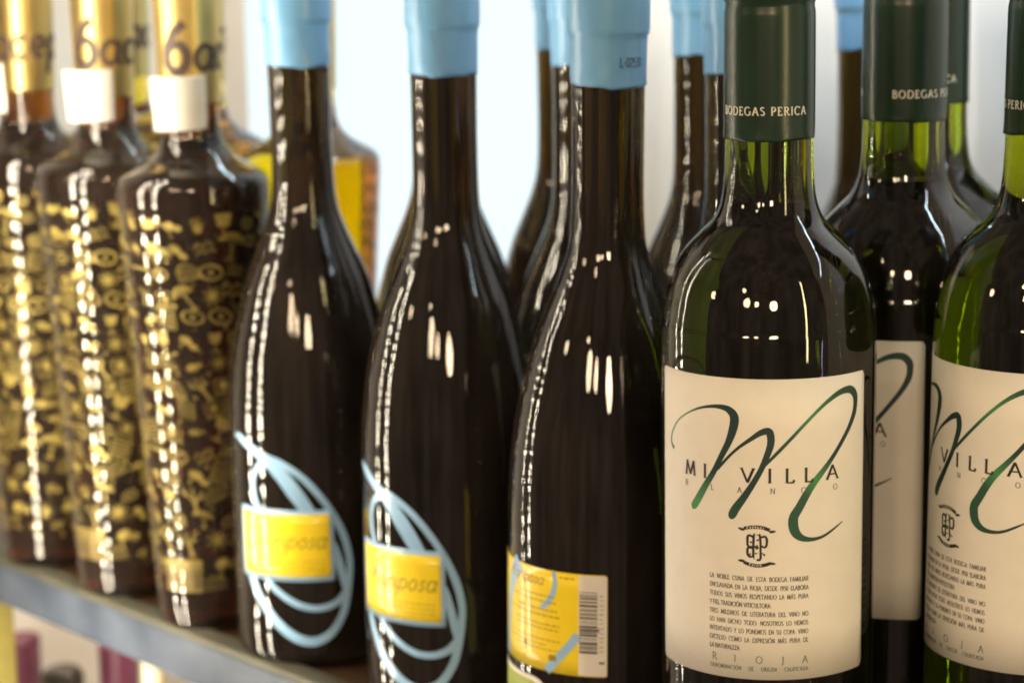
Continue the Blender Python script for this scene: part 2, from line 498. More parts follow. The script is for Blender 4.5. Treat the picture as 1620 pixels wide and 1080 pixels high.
def put_glyph(W, ch, a, h, size, thick=0.15, thin=0.055, nib=22.0, serif=0.085, font=GL, slant=0.0, mono=None, sx=1.0):
    g = font[ch]
    for st in g[1]:
        pts = [(x * sx + slant * y, y) for x, y in st]
        if size > 4.0:
            more = [pts[0]]
            for q0, q1 in zip(pts, pts[1:]):
                k = max(1, int(math.hypot(q1[0] - q0[0], q1[1] - q0[1]) * size / 1.0))
                more += [(q0[0] + (q1[0] - q0[0]) * (i + 1) / k, q0[1] + (q1[1] - q0[1]) * (i + 1) / k) for i in range(k)]
            pts = more
        rib = []
        n = len(pts)
        for i, (x, y) in enumerate(pts):
            q0, q1 = pts[max(0, i - 1)], pts[min(n - 1, i + 1)]
            ang = math.atan2(q1[1] - q0[1], q1[0] - q0[0])
            w = mono if mono else thin + (thick - thin) * abs(math.sin(ang + R(nib)))
            rib.append((a + x * size, h + y * size, w * size))
        W.ribbon(rib)
    if len(g) > 2 and serif:
        for x, y in g[2]:
            yy = min(max(y, 0.02), 0.98)
            x = x * sx
            W.ribbon([(a + (x - serif - 0.03) * size, h + yy * size, thin * size), (a + (x + serif + 0.03) * size, h + yy * size, thin * size)])
    return g[0] * sx * size

def text_width(s, size, track, font=GL, sx=1.0):
    return sum(font[c][0] * size * sx + track for c in s) - track

def put_text(W, s, a, h, size, track=0.0, width=None, font=GL, **kw):
    """left at a; if width is given the line is set to that width by opening the spaces"""
    extra_w = extra_l = 0.0
    if width is not None:
        nat = text_width(s, size, track, font, kw.get('sx', 1.0))
        gap = width - nat
        ns = s.count(' ')
        if gap < 0 or ns == 0:
            extra_l = gap / max(1, len(s) - 1)
        else:
            extra_l = 0.35 * gap / max(1, len(s) - 1)
            extra_w = 0.65 * gap / ns
    x = a
    for c in s:
        put_glyph(W, c, x, h, size, font=font, **kw)
        x += font[c][0] * size * kw.get('sx', 1.0) + track + extra_l + (extra_w if c == ' ' else 0)
    return x

# ------------------------------------------------------------------ curved paper labels (thin closed sheets)
def label_mesh(name, rad, a0, a1, h0, h1, off=0.10, thick=0.09, corner=1.2, n=72, nh=6, ref=None):
    verts, faces = [], []
    for layer in (0, 1):
        for i in range(n + 1):
            a = a0 + (a1 - a0) * i / n
            e = min(a - a0, a1 - a) if a1 > a0 else 0
            cut = 0.0
            if e < corner:
                cut = corner - math.sqrt(max(0.0, corner ** 2 - (corner - e) ** 2))
            for j in range(nh + 1):
                h = h0 + cut + (h1 - h0 - 2 * cut) * j / nh
                r = rad(h) + off - (thick if layer else 0.0)
                th = a / (ref or rad(h))
                verts.append((r * math.sin(th) / 1000, -r * math.cos(th) / 1000, h / 1000))
    w = nh + 1
    base = (n + 1) * w
    for i in range(n):
        for j in range(nh):
            p = i * w + j
            faces.append((p, p + w, p + w + 1, p + 1))
            q = base + p
            faces.append((q, q + 1, q + w + 1, q + w))
    for i in range(n):
        b0, b1 = i * w, (i + 1) * w
        faces.append((b0, base + b0, base + b1, b1))
        t0, t1 = b0 + nh, b1 + nh
        faces.append((t0, t1, base + t1, base + t0))
    for j in range(nh):
        faces.append((j, j + 1, base + j + 1, base + j))
        q = n * w + j
        faces.append((q, base + q, base + q + 1, q + 1))
    return mesh(name, verts, faces)

def interp(tab):
    tab = sorted((z, r) for r, z in tab)
    def f(h):
        if h <= tab[0][0]:
            return tab[0][1]
        for (z0, r0), (z1, r1) in zip(tab, tab[1:]):
            if h <= z1:
                t = (h - z0) / (z1 - z0) if z1 > z0 else 0
                return r0 + (r1 - r0) * t
        return tab[-1][1]
    return f

# ------------------------------------------------------------------ the green-glass wine bottle
MV_PROF = [(0, 2, True), (8, 1), (22, -3.5), (29, -5.8), (33.5, -5.5), (36.6, -3), (37.5, 3), (37.6, 16), (37.6, 120), (37.6, 172), (37.0, 181), (35.6, 190),
           (33.0, 198), (29.2, 204.5), (24.0, 210.2), (19.4, 214.8), (16.9, 220), (15.7, 227), (15.2, 236), (15.0, 250), (14.6, 285), (14.6, 298, True), (0, 298, True)]
MV_GLASS = lathe_mesh('wine_bottle_glass', smooth_profile(MV_PROF))
MV_CAP = lathe_mesh('green_capsule', smooth_profile([(15.35, 243.2, True), (15.72, 243.2, True), (15.72, 250), (15.70, 270), (15.60, 286.0), (15.25, 288.0), (15.3, 289.2), (16.0, 290.4), (16.05, 294), (16.0, 298.5), (15.2, 300.2), (13, 300.6, True), (0, 300.6, True)]))
mvR = lambda h: 37.6
MV_LABEL = label_mesh('wine_label_paper', mvR, -42.9, 43.2, 60.6, 165.6, corner=1.6, n=90)
M1 = [(-34.5, 137.6, 1.26), (-36.4, 139.9, 0.97), (-35.3, 143.7, 0.77), (-31.6, 148.1, 0.63), (-26.6, 151.4, 0.58), (-21.0, 154.0, 0.82), (-15.6, 155.3, 1.16), (-11.1, 155.3, 1.93), (-8.5, 154.0, 2.8), (-7.4, 151.8, 3.19), (-7.9, 148.2, 3.0), (-9.5, 143.5, 2.42), (-12.2, 138.2, 2.03), (-15.0, 132.7, 2.03), (-18.5, 127.1, 2.42), (-21.7, 121.9, 2.8), (-23.3, 119.6, 2.71), (-23.8, 118.7, 1.7), (-24.0, 118.3, 0.5)]
M2 = [(-13.6, 133.7, 1.06), (-9.5, 138.4, 0.97), (-5.9, 141.9, 1.06), (-1.8, 145.0, 1.45), (1.6, 147.3, 2.03), (4.1, 147.9, 2.51), (4.9, 146.2, 2.61), (4.9, 143.2, 2.42), (3.6, 139.1, 2.13), (1.7, 134.5, 1.93), (-0.8, 129.9, 2.03), (-3.8, 125.1, 2.42), (-6.8, 120.8, 2.9), (-8.1, 118.4, 2.9), (-8.6, 117.3, 1.9), (-8.8, 116.9, 0.5)]
M3 = [(2.6, 135.6, 0.87), (6.5, 139.7, 1.16), (11.5, 144.9, 1.16), (16.5, 150.0, 1.16), (21.8, 154.8, 1.26), (26.4, 158.0, 1.64), (30.8, 159.9, 2.13), (35.0, 160.0, 2.71), (37.4, 157.9, 2.71), (37.8, 155.0, 2.32), (37.1, 151.5, 2.22), (34.5, 146.9, 1.84), (31.0, 142.3, 1.64), (27.3, 137.7, 1.64), (23.7, 133.6, 2.03), (19.9, 129.4, 2.51), (17.2, 125.5, 2.8), (14.7, 121.1, 3.0), (13.0, 118.3, 3.25), (12.7, 115.6, 3.5), (13.5, 112.7, 3.25), (15.5, 110.7, 2.38), (18.2, 109.9, 1.62), (21.2, 109.9, 1.19), (24.4, 110.7, 0.97), (28.5, 112.7, 0.76), (31.8, 114.5, 0.35)]
DK, MG, LG = (0.012, 0.040, 0.036), (0.020, 0.085, 0.050), (0.060, 0.26, 0.085)
def ramp(stops, t):
    for (t0, c0), (t1, c1) in zip(stops, stops[1:]):
        if t <= t1:
            k = (t - t0) / (t1 - t0)
            return tuple(x + (y - x) * k for x, y in zip(c0, c1))
    return stops[-1][1]
W = Wrap(mvR, 0.13)
for pts, stops in ((M1, [(0, MG), (0.12, LG), (0.2, LG), (0.34, DK), (0.78, DK), (0.95, LG), (1, LG)]),
                   (M2, [(0, DK), (0.5, DK), (0.8, DK), (1, MG)]),
                   (M3, [(0, DK), (0.12, MG), (0.2, LG), (0.3, MG), (0.42, DK), (0.58, DK), (0.66, LG), (0.72, MG), (0.84, MG), (0.93, DK), (1, DK)])):
    c = catmull(pts, 0.5)
    W.ribbon(c, across=4, colours=[ramp(stops, i / (len(c) - 1)) for i in range(len(c))])
MV_SCRIPT = W.mesh('script_initial', colours=True)
W = Wrap(mvR, 0.20)
for ch, a, hh, sx in (('M', -25.0, 130.1, 1.0), ('I', -18.5, 130.0, 1.0), ('V', -2.8, 130.0, 1.25), ('I', 4.7, 130.0, 1.25), ('L', 11.4, 130.0, 1.2), ('L', 18.0, 130.0, 1.2), ('A', 27.2, 130.0, 1.3)):
    put_glyph(W, ch, a - GL[ch][0] * sx * 5.0 / 2, hh, 5.0, thick=0.19, thin=0.055, sx=sx)
for ch, a in zip('BLANCO', (-26.8, -15.6, -5.5, 5.7, 16.2, 28.4)):
    put_glyph(W, ch, a - GL[ch][0] * 0.95, 126.3, 1.9, thick=0.13, thin=0.07)
MV_TITLE = W.mesh('title_lettering')
PARA = ['LA NOBLE CUNA DE ESTA BODEGA FAMILIAR', 'ENCLAVADA EN LA RIOJA, DESDE 1950 ELABORA', 'TODOS SUS VINOS RESPETANDO LA MÁS PURA',
        'Y FIEL TRADICIÓN VITICULTORA.', 'TRES MILENIOS DE LITERATURA DEL VINO NO', 'LO HAN DICHO TODO. NOSOTROS LO HEMOS',
        'INTENTADO Y LO PONEMOS EN SU COPA: VINO', 'EXCELSO COMO LA EXPRESIÓN MÁS PURA DE', 'LA NATURALEZA.']
W = Wrap(mvR, 0.13)
for i, s in enumerate(PARA):
    short = i in (3, 8)
    nat = text_width(s, 1.58, 0.04, sx=0.74)
    put_text(W, s, -16.5, 95.5 - 3.1 * i, 1.58, 0.04, width=nat if short else 34.8, thick=0.16, thin=0.08, serif=0.06, sx=0.74)
MV_PARA = W.mesh('paragraph_lettering')
W = Wrap(mvR, 0.13)
for ch, a in zip('RIOJA', (-14.6, -7.0, 1.4, 9.5, 17.3)):
    put_glyph(W, ch, a - GL[ch][0] * 1.25, 66.4, 2.5, thick=0.12, thin=0.06)
put_text(W, 'DENOMINACIÓN DE ORIGEN CALIFICADA', -16.2, 63.7, 1.35, 0.04, width=34.6, thick=0.15, thin=0.08, serif=0.06, sx=0.8)
MV_ORIGIN = W.mesh('origin_lettering')
# emblem
W = Wrap(mvR, 0.13)
def crest(pts, step=0.25):
    q = [((x - 560) * 0.01823 + 0.3, 112.4 - (y - 280) * 0.01865, w * 0.0185) for x, y, w in pts]
    return catmull(q, step)
for pts in ([(500, 352, 40), (440, 322, 44), (398, 340, 48), (394, 420, 46), (396, 505, 44), (435, 542, 40), (490, 545, 36)],
            [(530, 278, 6), (512, 315, 44), (506, 440, 46), (503, 600, 46), (505, 700, 44), (522, 770, 8)],
            [(495, 556, 34), (402, 562, 42), (393, 640, 48), (402, 690, 46), (440, 724, 42), (500, 712, 38)],
            [(612, 280, 6), (622, 315, 42), (637, 480, 42), (637, 650, 42), (640, 735, 44), (612, 780, 42), (565, 772, 40)],
            [(648, 352, 38), (715, 336, 44), (752, 390, 46), (746, 500, 44), (705, 540, 40), (655, 512, 34)],
            [(596, 508, 22), (545, 522, 26), (560, 545, 26), (598, 556, 26), (545, 574, 24)], [(560, 412, 26), (604, 398, 30)],
            [(530, 665, 22), (578, 652, 28)], [(690, 680, 44), (722, 680, 40)], [(440, 455, 30), (478, 440, 34)], [(430, 690, 34), (455, 660, 20)],
            [(560, 300, 16), (600, 318, 18)], [(650, 640, 20), (700, 680, 22)], [(430, 530, 34), (600, 545, 30)]):
    W.ribbon(crest(pts), across=1)
for pts in ([(325, 195, 62), (450, 168, 66), (570, 162, 68), (690, 175, 68), (805, 215, 66)], [(212, 190, 8), (250, 205, 44), (330, 222, 52)], [(800, 248, 52), (880, 240, 44), (920, 232, 8)],
            [(320, 830, 60), (430, 868, 66), (580, 888, 68), (720, 870, 66), (815, 838, 62)], [(212, 805, 8), (250, 805, 44), (335, 812, 52)], [(800, 835, 52), (880, 845, 44), (920, 850, 8)]):
    W.ribbon(crest(pts), across=2)
MV_EMBLEM = W.mesh('emblem')
W = Wrap(mvR, 0.21)
x = -3.2
for i, ch in enumerate('Bodegas'):
    x += put_glyph(W, ch, x, 113.9 + 0.35 * math.sin(math.pi * (i + 0.5) / 7), 0.95, font=LC, mono=0.16, slant=0.25)*1.62
x = -2.3
for i, ch in enumerate('Perica'):
    x += put_glyph(W, ch, x, 101.05 - 0.2 * math.sin(math.pi * (i + 0.5) / 6), 0.95, font=LC, mono=0.16, slant=0.25)*1.62
MV_BANNER = W.mesh('banner_lettering')
W = Wrap(lambda h: 15.72, 0.04)
for start in (-19.4, 29.8):
    xx = put_text(W, 'BODEGAS', start, 251.9, 2.75, 0.55, thick=0.2, thin=0.10)
    put_text(W, 'PERICA', xx + 1.5, 251.9, 2.75, 0.55, thick=0.2, thin=0.10)
MV_CAPTEXT = W.mesh('capsule_lettering')

def empty(name, loc, rotz, label, cat, group=None, rx=0.0, ry=0.0):
    o = bpy.data.objects.new(name, None)
    COL.objects.link(o)
    o.empty_display_size = 0.02
    o.location = loc
    o.rotation_mode = 'XYZ'
    o.rotation_euler = (rx, ry, rotz)
    o['label'] = label
    o['category'] = cat
    if group:
        o['group'] = group
    return o

def facing(p):
    return -math.atan2(p.x, p.y)

def lean_bottle(o, p, delta, lean):
    # a slight tilt in the plane facing the camera; the bottle rests on the edge of its foot
    if lean:
        o.rotation_mode = 'QUATERNION'
        q = Matrix.Rotation(R(lean), 3, Vector((p.x, p.y, 0)).normalized()) @ Matrix.Rotation(facing(p) + R(delta), 3, 'Z')
        o.rotation_quaternion = q.to_quaternion()
        o.location = Vector(p) + Vector((0, 0, abs(math.sin(R(lean))) * 0.030))

def green_bottle(p, delta, cap_delta, label, lean=0.0):
    o = empty('wine_bottle', p, facing(p) + R(delta), label, 'bottle', 'green glass wine bottles on the shelf')
    lean_bottle(o, p, delta, lean)
    link('glass_body', MV_GLASS, o, M['green_glass'])
    c = link('capsule', MV_CAP, o, M['green_cap'])
    t = link('lettering', MV_CAPTEXT, c, M['silver_ink'], False)
    c.rotation_euler = (0, 0, R(cap_delta))
    l = link('front_label', MV_LABEL, o, M['paper'])
    link('script_initial', MV_SCRIPT, l, M['script'])
    link('title_lettering', MV_TITLE, l, M['black_ink'], False)
    link('paragraph_lettering', MV_PARA, l, M['grey_ink'], False)
    link('origin_lettering', MV_ORIGIN, l, M['green_ink'], False)
    link('emblem', MV_EMBLEM, l, M['black_ink'], False)
    link('banner_lettering', MV_BANNER, l, M['cream_ink'], False)
    return o

# ------------------------------------------------------------------ the brown bottle with pale blue capsule
BL_PROF = [(0, 4, True), (10, 3), (24, -3), (30, -5.8), (34, -5.4), (37.0, -2.5), (37.7, 4), (37.8, 20), (37.8, 60), (37.7, 96), (37.5, 104), (36.8, 116), (34.9, 132), (32.4, 144),
           (29.3, 156), (26.3, 166), (21.9, 176.5), (17.6, 187), (14.9, 196), (13.8, 206), (13.4, 222), (13.5, 245), (13.6, 262), (13.6, 296, True), (0, 296, True)]
BL_GLASS = lathe_mesh('brown_bottle_glass', smooth_profile(BL_PROF))
BL_CAP = lathe_mesh('blue_capsule', smooth_profile([(13.75, 257.4, True), (14.15, 257.2, True), (14.18, 262), (14.3, 271), (14.55, 275.2), (15.1, 276.2), (15.35, 277.4), (15.4, 284), (15.35, 292), (14.9, 296.5), (13.2, 298.4, True), (0, 298.6, True)]))
def ragged(me, z_low, z_high, amp, seed):
    rn = random.Random(seed)
    ph = [rn.uniform(0, 6.28) for _ in range(5)]
    for v in me.vertices:
        z = v.co.z * 1000
        k = max(0.0, min(1.0, (z_high - z) / (z_high - z_low)))
        if k > 0:
            t = math.atan2(v.co.x, -v.co.y)
            v.co.z += amp * k * (0.6 * math.sin(t + ph[0]) + 0.35 * math.sin(3 * t + ph[1]) + 0.2 * math.sin(7 * t + ph[2]) + 0.12 * math.sin(13 * t + ph[3])) / 1000
        f = 1 + k * 0.010 * (math.sin(5 * t + z * 0.45 + ph[4]) + 0.6 * math.sin(9 * t - z * 0.7 + ph[1]) + 0.15) if k > 0 else 1
        v.co.x *= f
        v.co.y *= f
ragged(BL_CAP, 257.2, 272, 0.9, 5)
ragged(MV_CAP, 243.2, 247, 0.45, 6)
blR = interp([(37.8, 0), (37.8, 60), (37.75, 90), (37.5, 104), (36.8, 116)])
OUTER = [(-41.7, 97.6, 2.2), (-36, 95.4, 3.9), (-31.2, 93.1, 4.1), (-22.7, 88.9, 4.4), (-15.4, 87.2, 3.4), (-6.6, 81.8, 3.0), (0.6, 74.0, 2.9), (6.8, 64.7, 2.9), (11.5, 54.2, 3.14), (13.7, 45.0, 2.93), (13.9, 38.3, 2.93), (12.2, 27.3, 3.4), (9.9, 18.6, 3.35), (5.2, 11.1, 3.56), (-0.3, 7.5, 4.0), (-5.8, 6.9, 4.2), (-12.4, 9.1, 4.4), (-20.6, 15.2, 4.6), (-28.4, 24.2, 4.6), (-33.7, 33.4, 4.18), (-37.0, 42, 3.56), (-38.0, 47, 2.72)]
INNER1 = [(-18.0, 87.4, 4.0), (-22.2, 87.0, 3.8), (-27.0, 84.6, 3.14), (-30.3, 78.8, 2.93), (-29.9, 71.1, 2.93), (-27.2, 64.8, 2.72), (-25.4, 57.2, 2.51)]
INNER2 = [(-30.4, 44.0, 2.3), (-28.4, 40.0, 2.51), (-26.4, 36.9, 2.51), (-21.2, 30.9, 2.93), (-14.1, 25.9, 2.93), (-6.4, 22.6, 2.93), (1.2, 22.1, 2.93), (7.8, 24.4, 3.14), (11.8, 28.6, 3.14)]
DIAG = [(a, h, w * 0.85) for a, h, w in [(-24.4, 90.2, 3.5), (-21.4, 87.6, 5.23), (-14.4, 81.0, 7.4), (-9.1, 74.1, 7.84), (-3.9, 66.3, 6.8), (-0.3, 60.7, 5.23), (3.3, 56.1, 3.14), (6.4, 51.4, 3.14), (8.4, 45.6, 3.56), (10.4, 36.5, 3.97), (12.0, 29.0, 3.14)]]
W = Wrap(blR, 0.06, ref=37.7)
for pts in (OUTER, INNER1, INNER2, DIAG):
    W.ribbon(catmull(pts, 0.8), across=5)
BL_RIBBON = W.mesh('ribbon_print')
BL_BORDER = label_mesh('label_border', blR, -39.2, 7.4, 34.3, 66.4, off=0.20, corner=0.5, n=48, ref=37.7)
BL_LABEL = label_mesh('yellow_label', blR, -37.6, 5.6, 36.2, 64.4, off=0.26, thick=0.05, corner=0.2, n=48, ref=37.7)
W = Wrap(blR, 0.29, ref=37.7)
put_text(W, 'Mariposa', -33.0, 49.2, 7.6, 0.25, font=LC, mono=0.06, slant=0.35)
BL_TEXT = W.mesh('label_lettering')
W = Wrap(blR, 0.29, ref=37.7)
rnd = random.Random(4)
for row in range(3):
    a = -22.0 if row < 2 else -20.0
    while a < 2.5:
        w = rnd.uniform(0.8, 2.6)
        W.ribbon([(a, 43.6 - row * 2.0, 0.42), (min(a + w, 3.6), 43.6 - row * 2.0, 0.42)])
        a += w + 0.6
BL_SMALL = W.mesh('small_print')
W = Wrap(lambda h: 14.32 + (h - 262) * 0.012, 0.34)
FOLD = [(-2.0, 275.0), (2.6, 258.6), (10.5, 258.2), (11.5, 268), (9.0, 275.2)]
nv = 10
W.k = 0
prev = None
for i in range(nv + 1):
    t = i / nv
    W.off = 0.30 + 0.95 * (1 - t) ** 2
    lo = (2.6 + 8.2 * t, 258.6 - 0.4 * t)
    hi = (-2.0 + 11.0 * t, 275.0)
    row = [W.pt(hi[0] + (lo[0] - hi[0]) * j / 4, hi[1] + (lo[1] - hi[1]) * j / 4) for j in range(5)]
    if prev:
        for j in range(4):
            W.f.append((prev[j + 1], row[j + 1], row[j], prev[j]))
    prev = row
BL_FOLD = W.mesh('fold')
W = Wrap(lambda h: 14.25, 0.10)
put_text(W, 'L-02530', 1.6, 264.4, 3.4, 0.05, mono=0.10, sx=0.72)
BL_LOT = W.mesh('lot_code')
# the back label of the third bottle
W = Wrap(blR, 0.26, ref=37.7)
W.rect(-10.4, 0.2, 40.9, 79.4)
BK_WHITE = W.mesh('barcode_panel')
BK_LABEL = label_mesh('back_label', blR, -66.0, 0.4, 40.5, 79.8, off=0.20, thick=0.1, corner=0.8, n=72, ref=37.7)
W = Wrap(blR, 0.30, ref=37.7)
rnd = random.Random(8)
h = 73.2
while h > 49.6:
    w = rnd.choice((0.30, 0.30, 0.45, 0.6, 0.85))
    W.rect(-10.1, -3.3 if rnd.random() > 0.12 else -2.6, h - w, h)
    h -= w + rnd.choice((0.28, 0.35, 0.5, 0.7))
for i, ch in enumerate('4137941333132'):
    hh = 72.4 - i * 1.78
    for st in GL[ch][1]:
        W.ribbon([(-2.6 + y * 1.45, hh - x * 1.5, 0.17) for x, y in st])
for i in range(3):
    W.rect(-2.6 + i * 0.7, -2.1 + i * 0.7, 45.6, 46.6)
BK_BAR = W.mesh('barcode')
W = Wrap(blR, 0.27, ref=37.7)
for pts in ([(-39.2, 79.6, 7.2), (-42.5, 76.0, 7.0), (-45.2, 71.7, 6.0), (-48.2, 64, 4.6), (-50.0, 56, 4.0), (-51.0, 48, 4.0), (-51.0, 41.0, 4.4)],
            [(-52.0, 79.6, 1.0), (-55.5, 72, 1.2), (-57.5, 62, 1.4)],
            [(-20.6, 79.6, 1.5), (-19.9, 75.2, 1.9), (-21.4, 70, 2.2), (-24.2, 66.4, 2.4), (-26.6, 64.8, 1.0)],
            [(-10.5, 56.4, 3.4), (-14.5, 51.2, 3.3), (-19.0, 46.0, 3.3), (-23.6, 40.7, 3.3)]):
    W.ribbon(catmull(pts, 0.8), across=5)
BK_RIB = W.mesh('ribbon_print')
W = Wrap(blR, 0.31, ref=37.7)
put_text(W, 'Mariposa', -47.0, 73.6, 4.6, 0.1, font=LC, mono=0.09, slant=0.35)
for hh, a0, a1, wd in ((77.8, -18.0, -12.0, 0.5), (69.6, -38, -20, 0.45), (67.4, -44, -19, 0.45), (64.2, -40, -18, 0.5), (62.0, -46, -18, 0.5), (58.6, -42, -18, 0.45), (56.8, -40, -18, 0.45),
                       (52.6, -46, -18, 0.4), (50.6, -46, -24, 0.4), (48.9, -40, -18, 0.4)):
    a = a0
    while a < a1 - 0.5:
        w = rnd.uniform(0.7, 2.4)
        W.ribbon([(a, hh, wd), (min(a + w, a1), hh, wd)])
        a += w + 0.55
W.rect(-22.6, -19.4, 45.0, 47.2)
W.fan([(-35 + 0.9 * math.cos(t * 0.7), 49.4 + 1.1 * math.sin(t * 0.7)) for t in range(9)])
BK_TEXT = W.mesh('small_print')
LOW_EDGE = label_mesh('lower_label_edge', blR, -75.0, -22.0, 8.0, 37.0, off=0.16, corner=9.0, n=60, ref=37.7)
LOW_FILL = label_mesh('lower_label', blR, -74.0, -24.0, 9.4, 35.2, off=0.22, thick=0.05, corner=8.4, n=60, ref=37.7)

def blue_bottle(p, delta, label, kind='front', cap_delta=0.0, lean=0.0):
    o = empty('brown_bottle', p, facing(p) + R(delta), label, 'bottle', 'brown bottles with pale blue capsules')
    lean_bottle(o, p, delta, lean)
    link('glass_body', BL_GLASS, o, M['brown_glass'])
    c = link('capsule', BL_CAP, o, M['blue_cap'])
    c.rotation_euler = (0, 0, R(cap_delta))
    if kind == 'front':
        link('fold', BL_FOLD, c, M['blue_cap'])
        link('ribbon_print', BL_RIBBON, o, M['blue_print'])
        b = link('front_label', BL_BORDER, o, M['blue_print'])
        y = link('yellow_field', BL_LABEL, b, M['yellow'])
        link('lettering', BL_TEXT, b, M['black_ink'], False)
        link('small_print', BL_SMALL, b, M['yellow_ink'], False)
    elif kind == 'back':
        link('lot_code', BL_LOT, c, M['black_ink'], False)
        b = link('back_label', BK_LABEL, o, M['yellow'])
        link('barcode_field', BK_WHITE, b, M['paper'])
        link('barcode', BK_BAR, b, M['black_ink'], False)
        link('ribbon_print', BK_RIB, b, M['blue_print'])
        link('small_print', BK_TEXT, b, M['yellow_ink'], False)
        l = link('lower_label', LOW_EDGE, o, M['paper'])
        link('green_field', LOW_FILL, l, M['olive_label'])
    return o

# ------------------------------------------------------------------ the tapered amber bottle with gold pictures
SP_PROF = [(0, 0, True), (8, -1), (16, -4.5), (19.5, -5.8), (22.2, -4.8), (23.6, -1.5), (24.5, 6), (25.6, 24), (28.0, 71), (31.5, 132), (34.8, 188), (35.2, 198), (34.6, 203.5), (32.2, 207), (27.5, 209.8), (21.0, 213.5), (16.4, 218), (14.2, 223),
           (13.4, 230), (13.4, 240), (13.4, 268, True), (0, 268, True)]
SP_GLASS = lathe_mesh('tapered_bottle_glass', smooth_profile(SP_PROF))
SP_CAP = lathe_mesh('gold_capsule', smooth_profile([(13.6, 238.2, True), (14.0, 238.0, True), (14.1, 244), (14.5, 262), (15.0, 284), (15.1, 298), (14.6, 300.5), (12, 301.2, True), (0, 301.4, True)]))
spR = interp([(24.6, 10), (25.6, 24), (28.0, 71), (31.5, 132), (34.8, 188), (35.2, 198)])
capR = interp([(14.0, 238), (14.1, 244), (14.5, 262), (15.0, 284)])

def icon(W, kind, a, h, s, rot, rnd):
    ca, sa = math.cos(rot), math.sin(rot)
    def T(pts):
        return [(a + (x * ca - y * sa) * s, h + (x * sa + y * ca) * s) + ((q[0] * s,) if q else ()) for x, y, *q in pts]
    def rib(pts, w):
        q = T([(x, y, w * 0.62) for x, y in pts])
        fine = [q[0]]
        for p0, p1 in zip(q, q[1:]):
            k = max(1, int(math.hypot(p1[0] - p0[0], p1[1] - p0[1]) / 1.3))
            fine += [tuple(u_ + (v_ - u_) * (i + 1) / k for u_, v_ in zip(p0, p1)) for i in range(k)]
        W.ribbon(fine)
    def fan(pts):
        W.fan(T(pts))
    if kind == 0:
        rib(el(0, 0, 0.42, 0.26, 0, 360, 16), 0.13); fan(el(0, 0, 0.12, 0.08, 0, 324, 9))
    elif kind == 1:
        rib([(0.46 * t / 22 * math.cos(t * 0.62), 0.44 * t / 22 * math.sin(t * 0.62)) for t in range(2, 23)], 0.15)
    elif kind == 2:
        fan(el(0, 0.08, 0.5, 0.36, 0, 180, 12)); rib([(0, 0.1), (0.02, -0.2), (0, -0.5)], 0.17); rib([(-0.18, -0.5), (0.18, -0.5)], 0.1)
    elif kind == 3:
        fan(el(-0.06, 0, 0.36, 0.18, 0, 330, 12)); fan([(0.24, 0), (0.5, 0.2), (0.44, 0), (0.5, -0.2)])
    elif kind == 4:
        fan([(-0.5, 0), (-0.25, 0.2), (0.1, 0.22), (0.5, 0), (0.1, -0.22), (-0.25, -0.2)])
    elif kind == 5:
        rib([(0, -0.5), (0.02, 0)], 0.18); rib([(0, -0.05), (-0.2, 0.25), (-0.34, 0.46)], 0.11); rib([(0.02, -0.05), (0.04, 0.5)], 0.11); rib([(0, -0.05), (0.24, 0.2), (0.36, 0.44)], 0.11); rib([(-0.2, 0.2), (-0.42, 0.26)], 0.09); rib([(0.2, 0.14), (0.44, 0.18)], 0.09); fan([(-0.2, -0.5), (0, -0.36), (0.2, -0.5)])
    elif kind == 6:
        fan(el(0, -0.16, 0.26, 0.3, 0, 324, 10))
        for k in range(4):
            rib([(-0.2 + 0.13 * k, 0), (-0.26 + 0.16 * k, 0.44)], 0.1)
        rib([(0.2, -0.1), (0.44, 0.1)], 0.11)
    elif kind == 7:
        for k in range(6):
            rib([(-0.36, -0.42 + 0.16 * k), (0.36, -0.42 + 0.16 * k)], 0.09)
        rib([(-0.38, -0.46), (-0.38, 0.42)], 0.05)
    elif kind == 8:
        for k in range(3):
            rib(el(0, -0.2, 0.16 + 0.15 * k, 0.18 + 0.17 * k, 0, 180, 10), 0.09)
        rib([(-0.5, -0.24), (0.5, -0.24)], 0.1)
    elif kind == 9:
        rib([(-0.5, -0.2), (0.5, 0.2)], 0.16)
    elif kind == 10:
        for k in range(4):
            t = k * math.pi / 4
            rib([(-0.4 * math.cos(t), -0.4 * math.sin(t)), (0.4 * math.cos(t), 0.4 * math.sin(t))], 0.1)
        fan(el(0, 0, 0.18, 0.18, 0, 324, 9))
    elif kind == 11:
        fan([(-0.3, 0.4), (0.3, 0.4), (0.2, -0.05), (-0.2, -0.05)]); rib([(0, 0), (0, -0.42)], 0.1); rib([(-0.24, -0.44), (0.24, -0.44)], 0.1)
    elif kind == 12:
        rib([(-0.45, 0.1), (-0.25, 0.3), (-0.05, 0.08), (0.15, 0.3), (0.4, 0.1)], 0.12); rib([(-0.4, -0.2), (-0.2, 0), (0, -0.2), (0.2, 0), (0.42, -0.2)], 0.12)
    elif kind == 13:
        fan(el(-0.1, 0.1, 0.28, 0.22, 0, 330, 10)); fan(el(0.22, -0.14, 0.2, 0.16, 0, 330, 10)); rib([(-0.3, -0.1), (-0.36, -0.4)], 0.1)
    else:
        rib([(-0.4, -0.3), (-0.4, 0.3), (0.4, 0.3), (0.4, -0.3), (-0.4, -0.3)], 0.08); fan(el(0, 0, 0.22, 0.2, 0, 330, 8)); rib([(-0.5, -0.38), (0.5, -0.38)], 0.08)

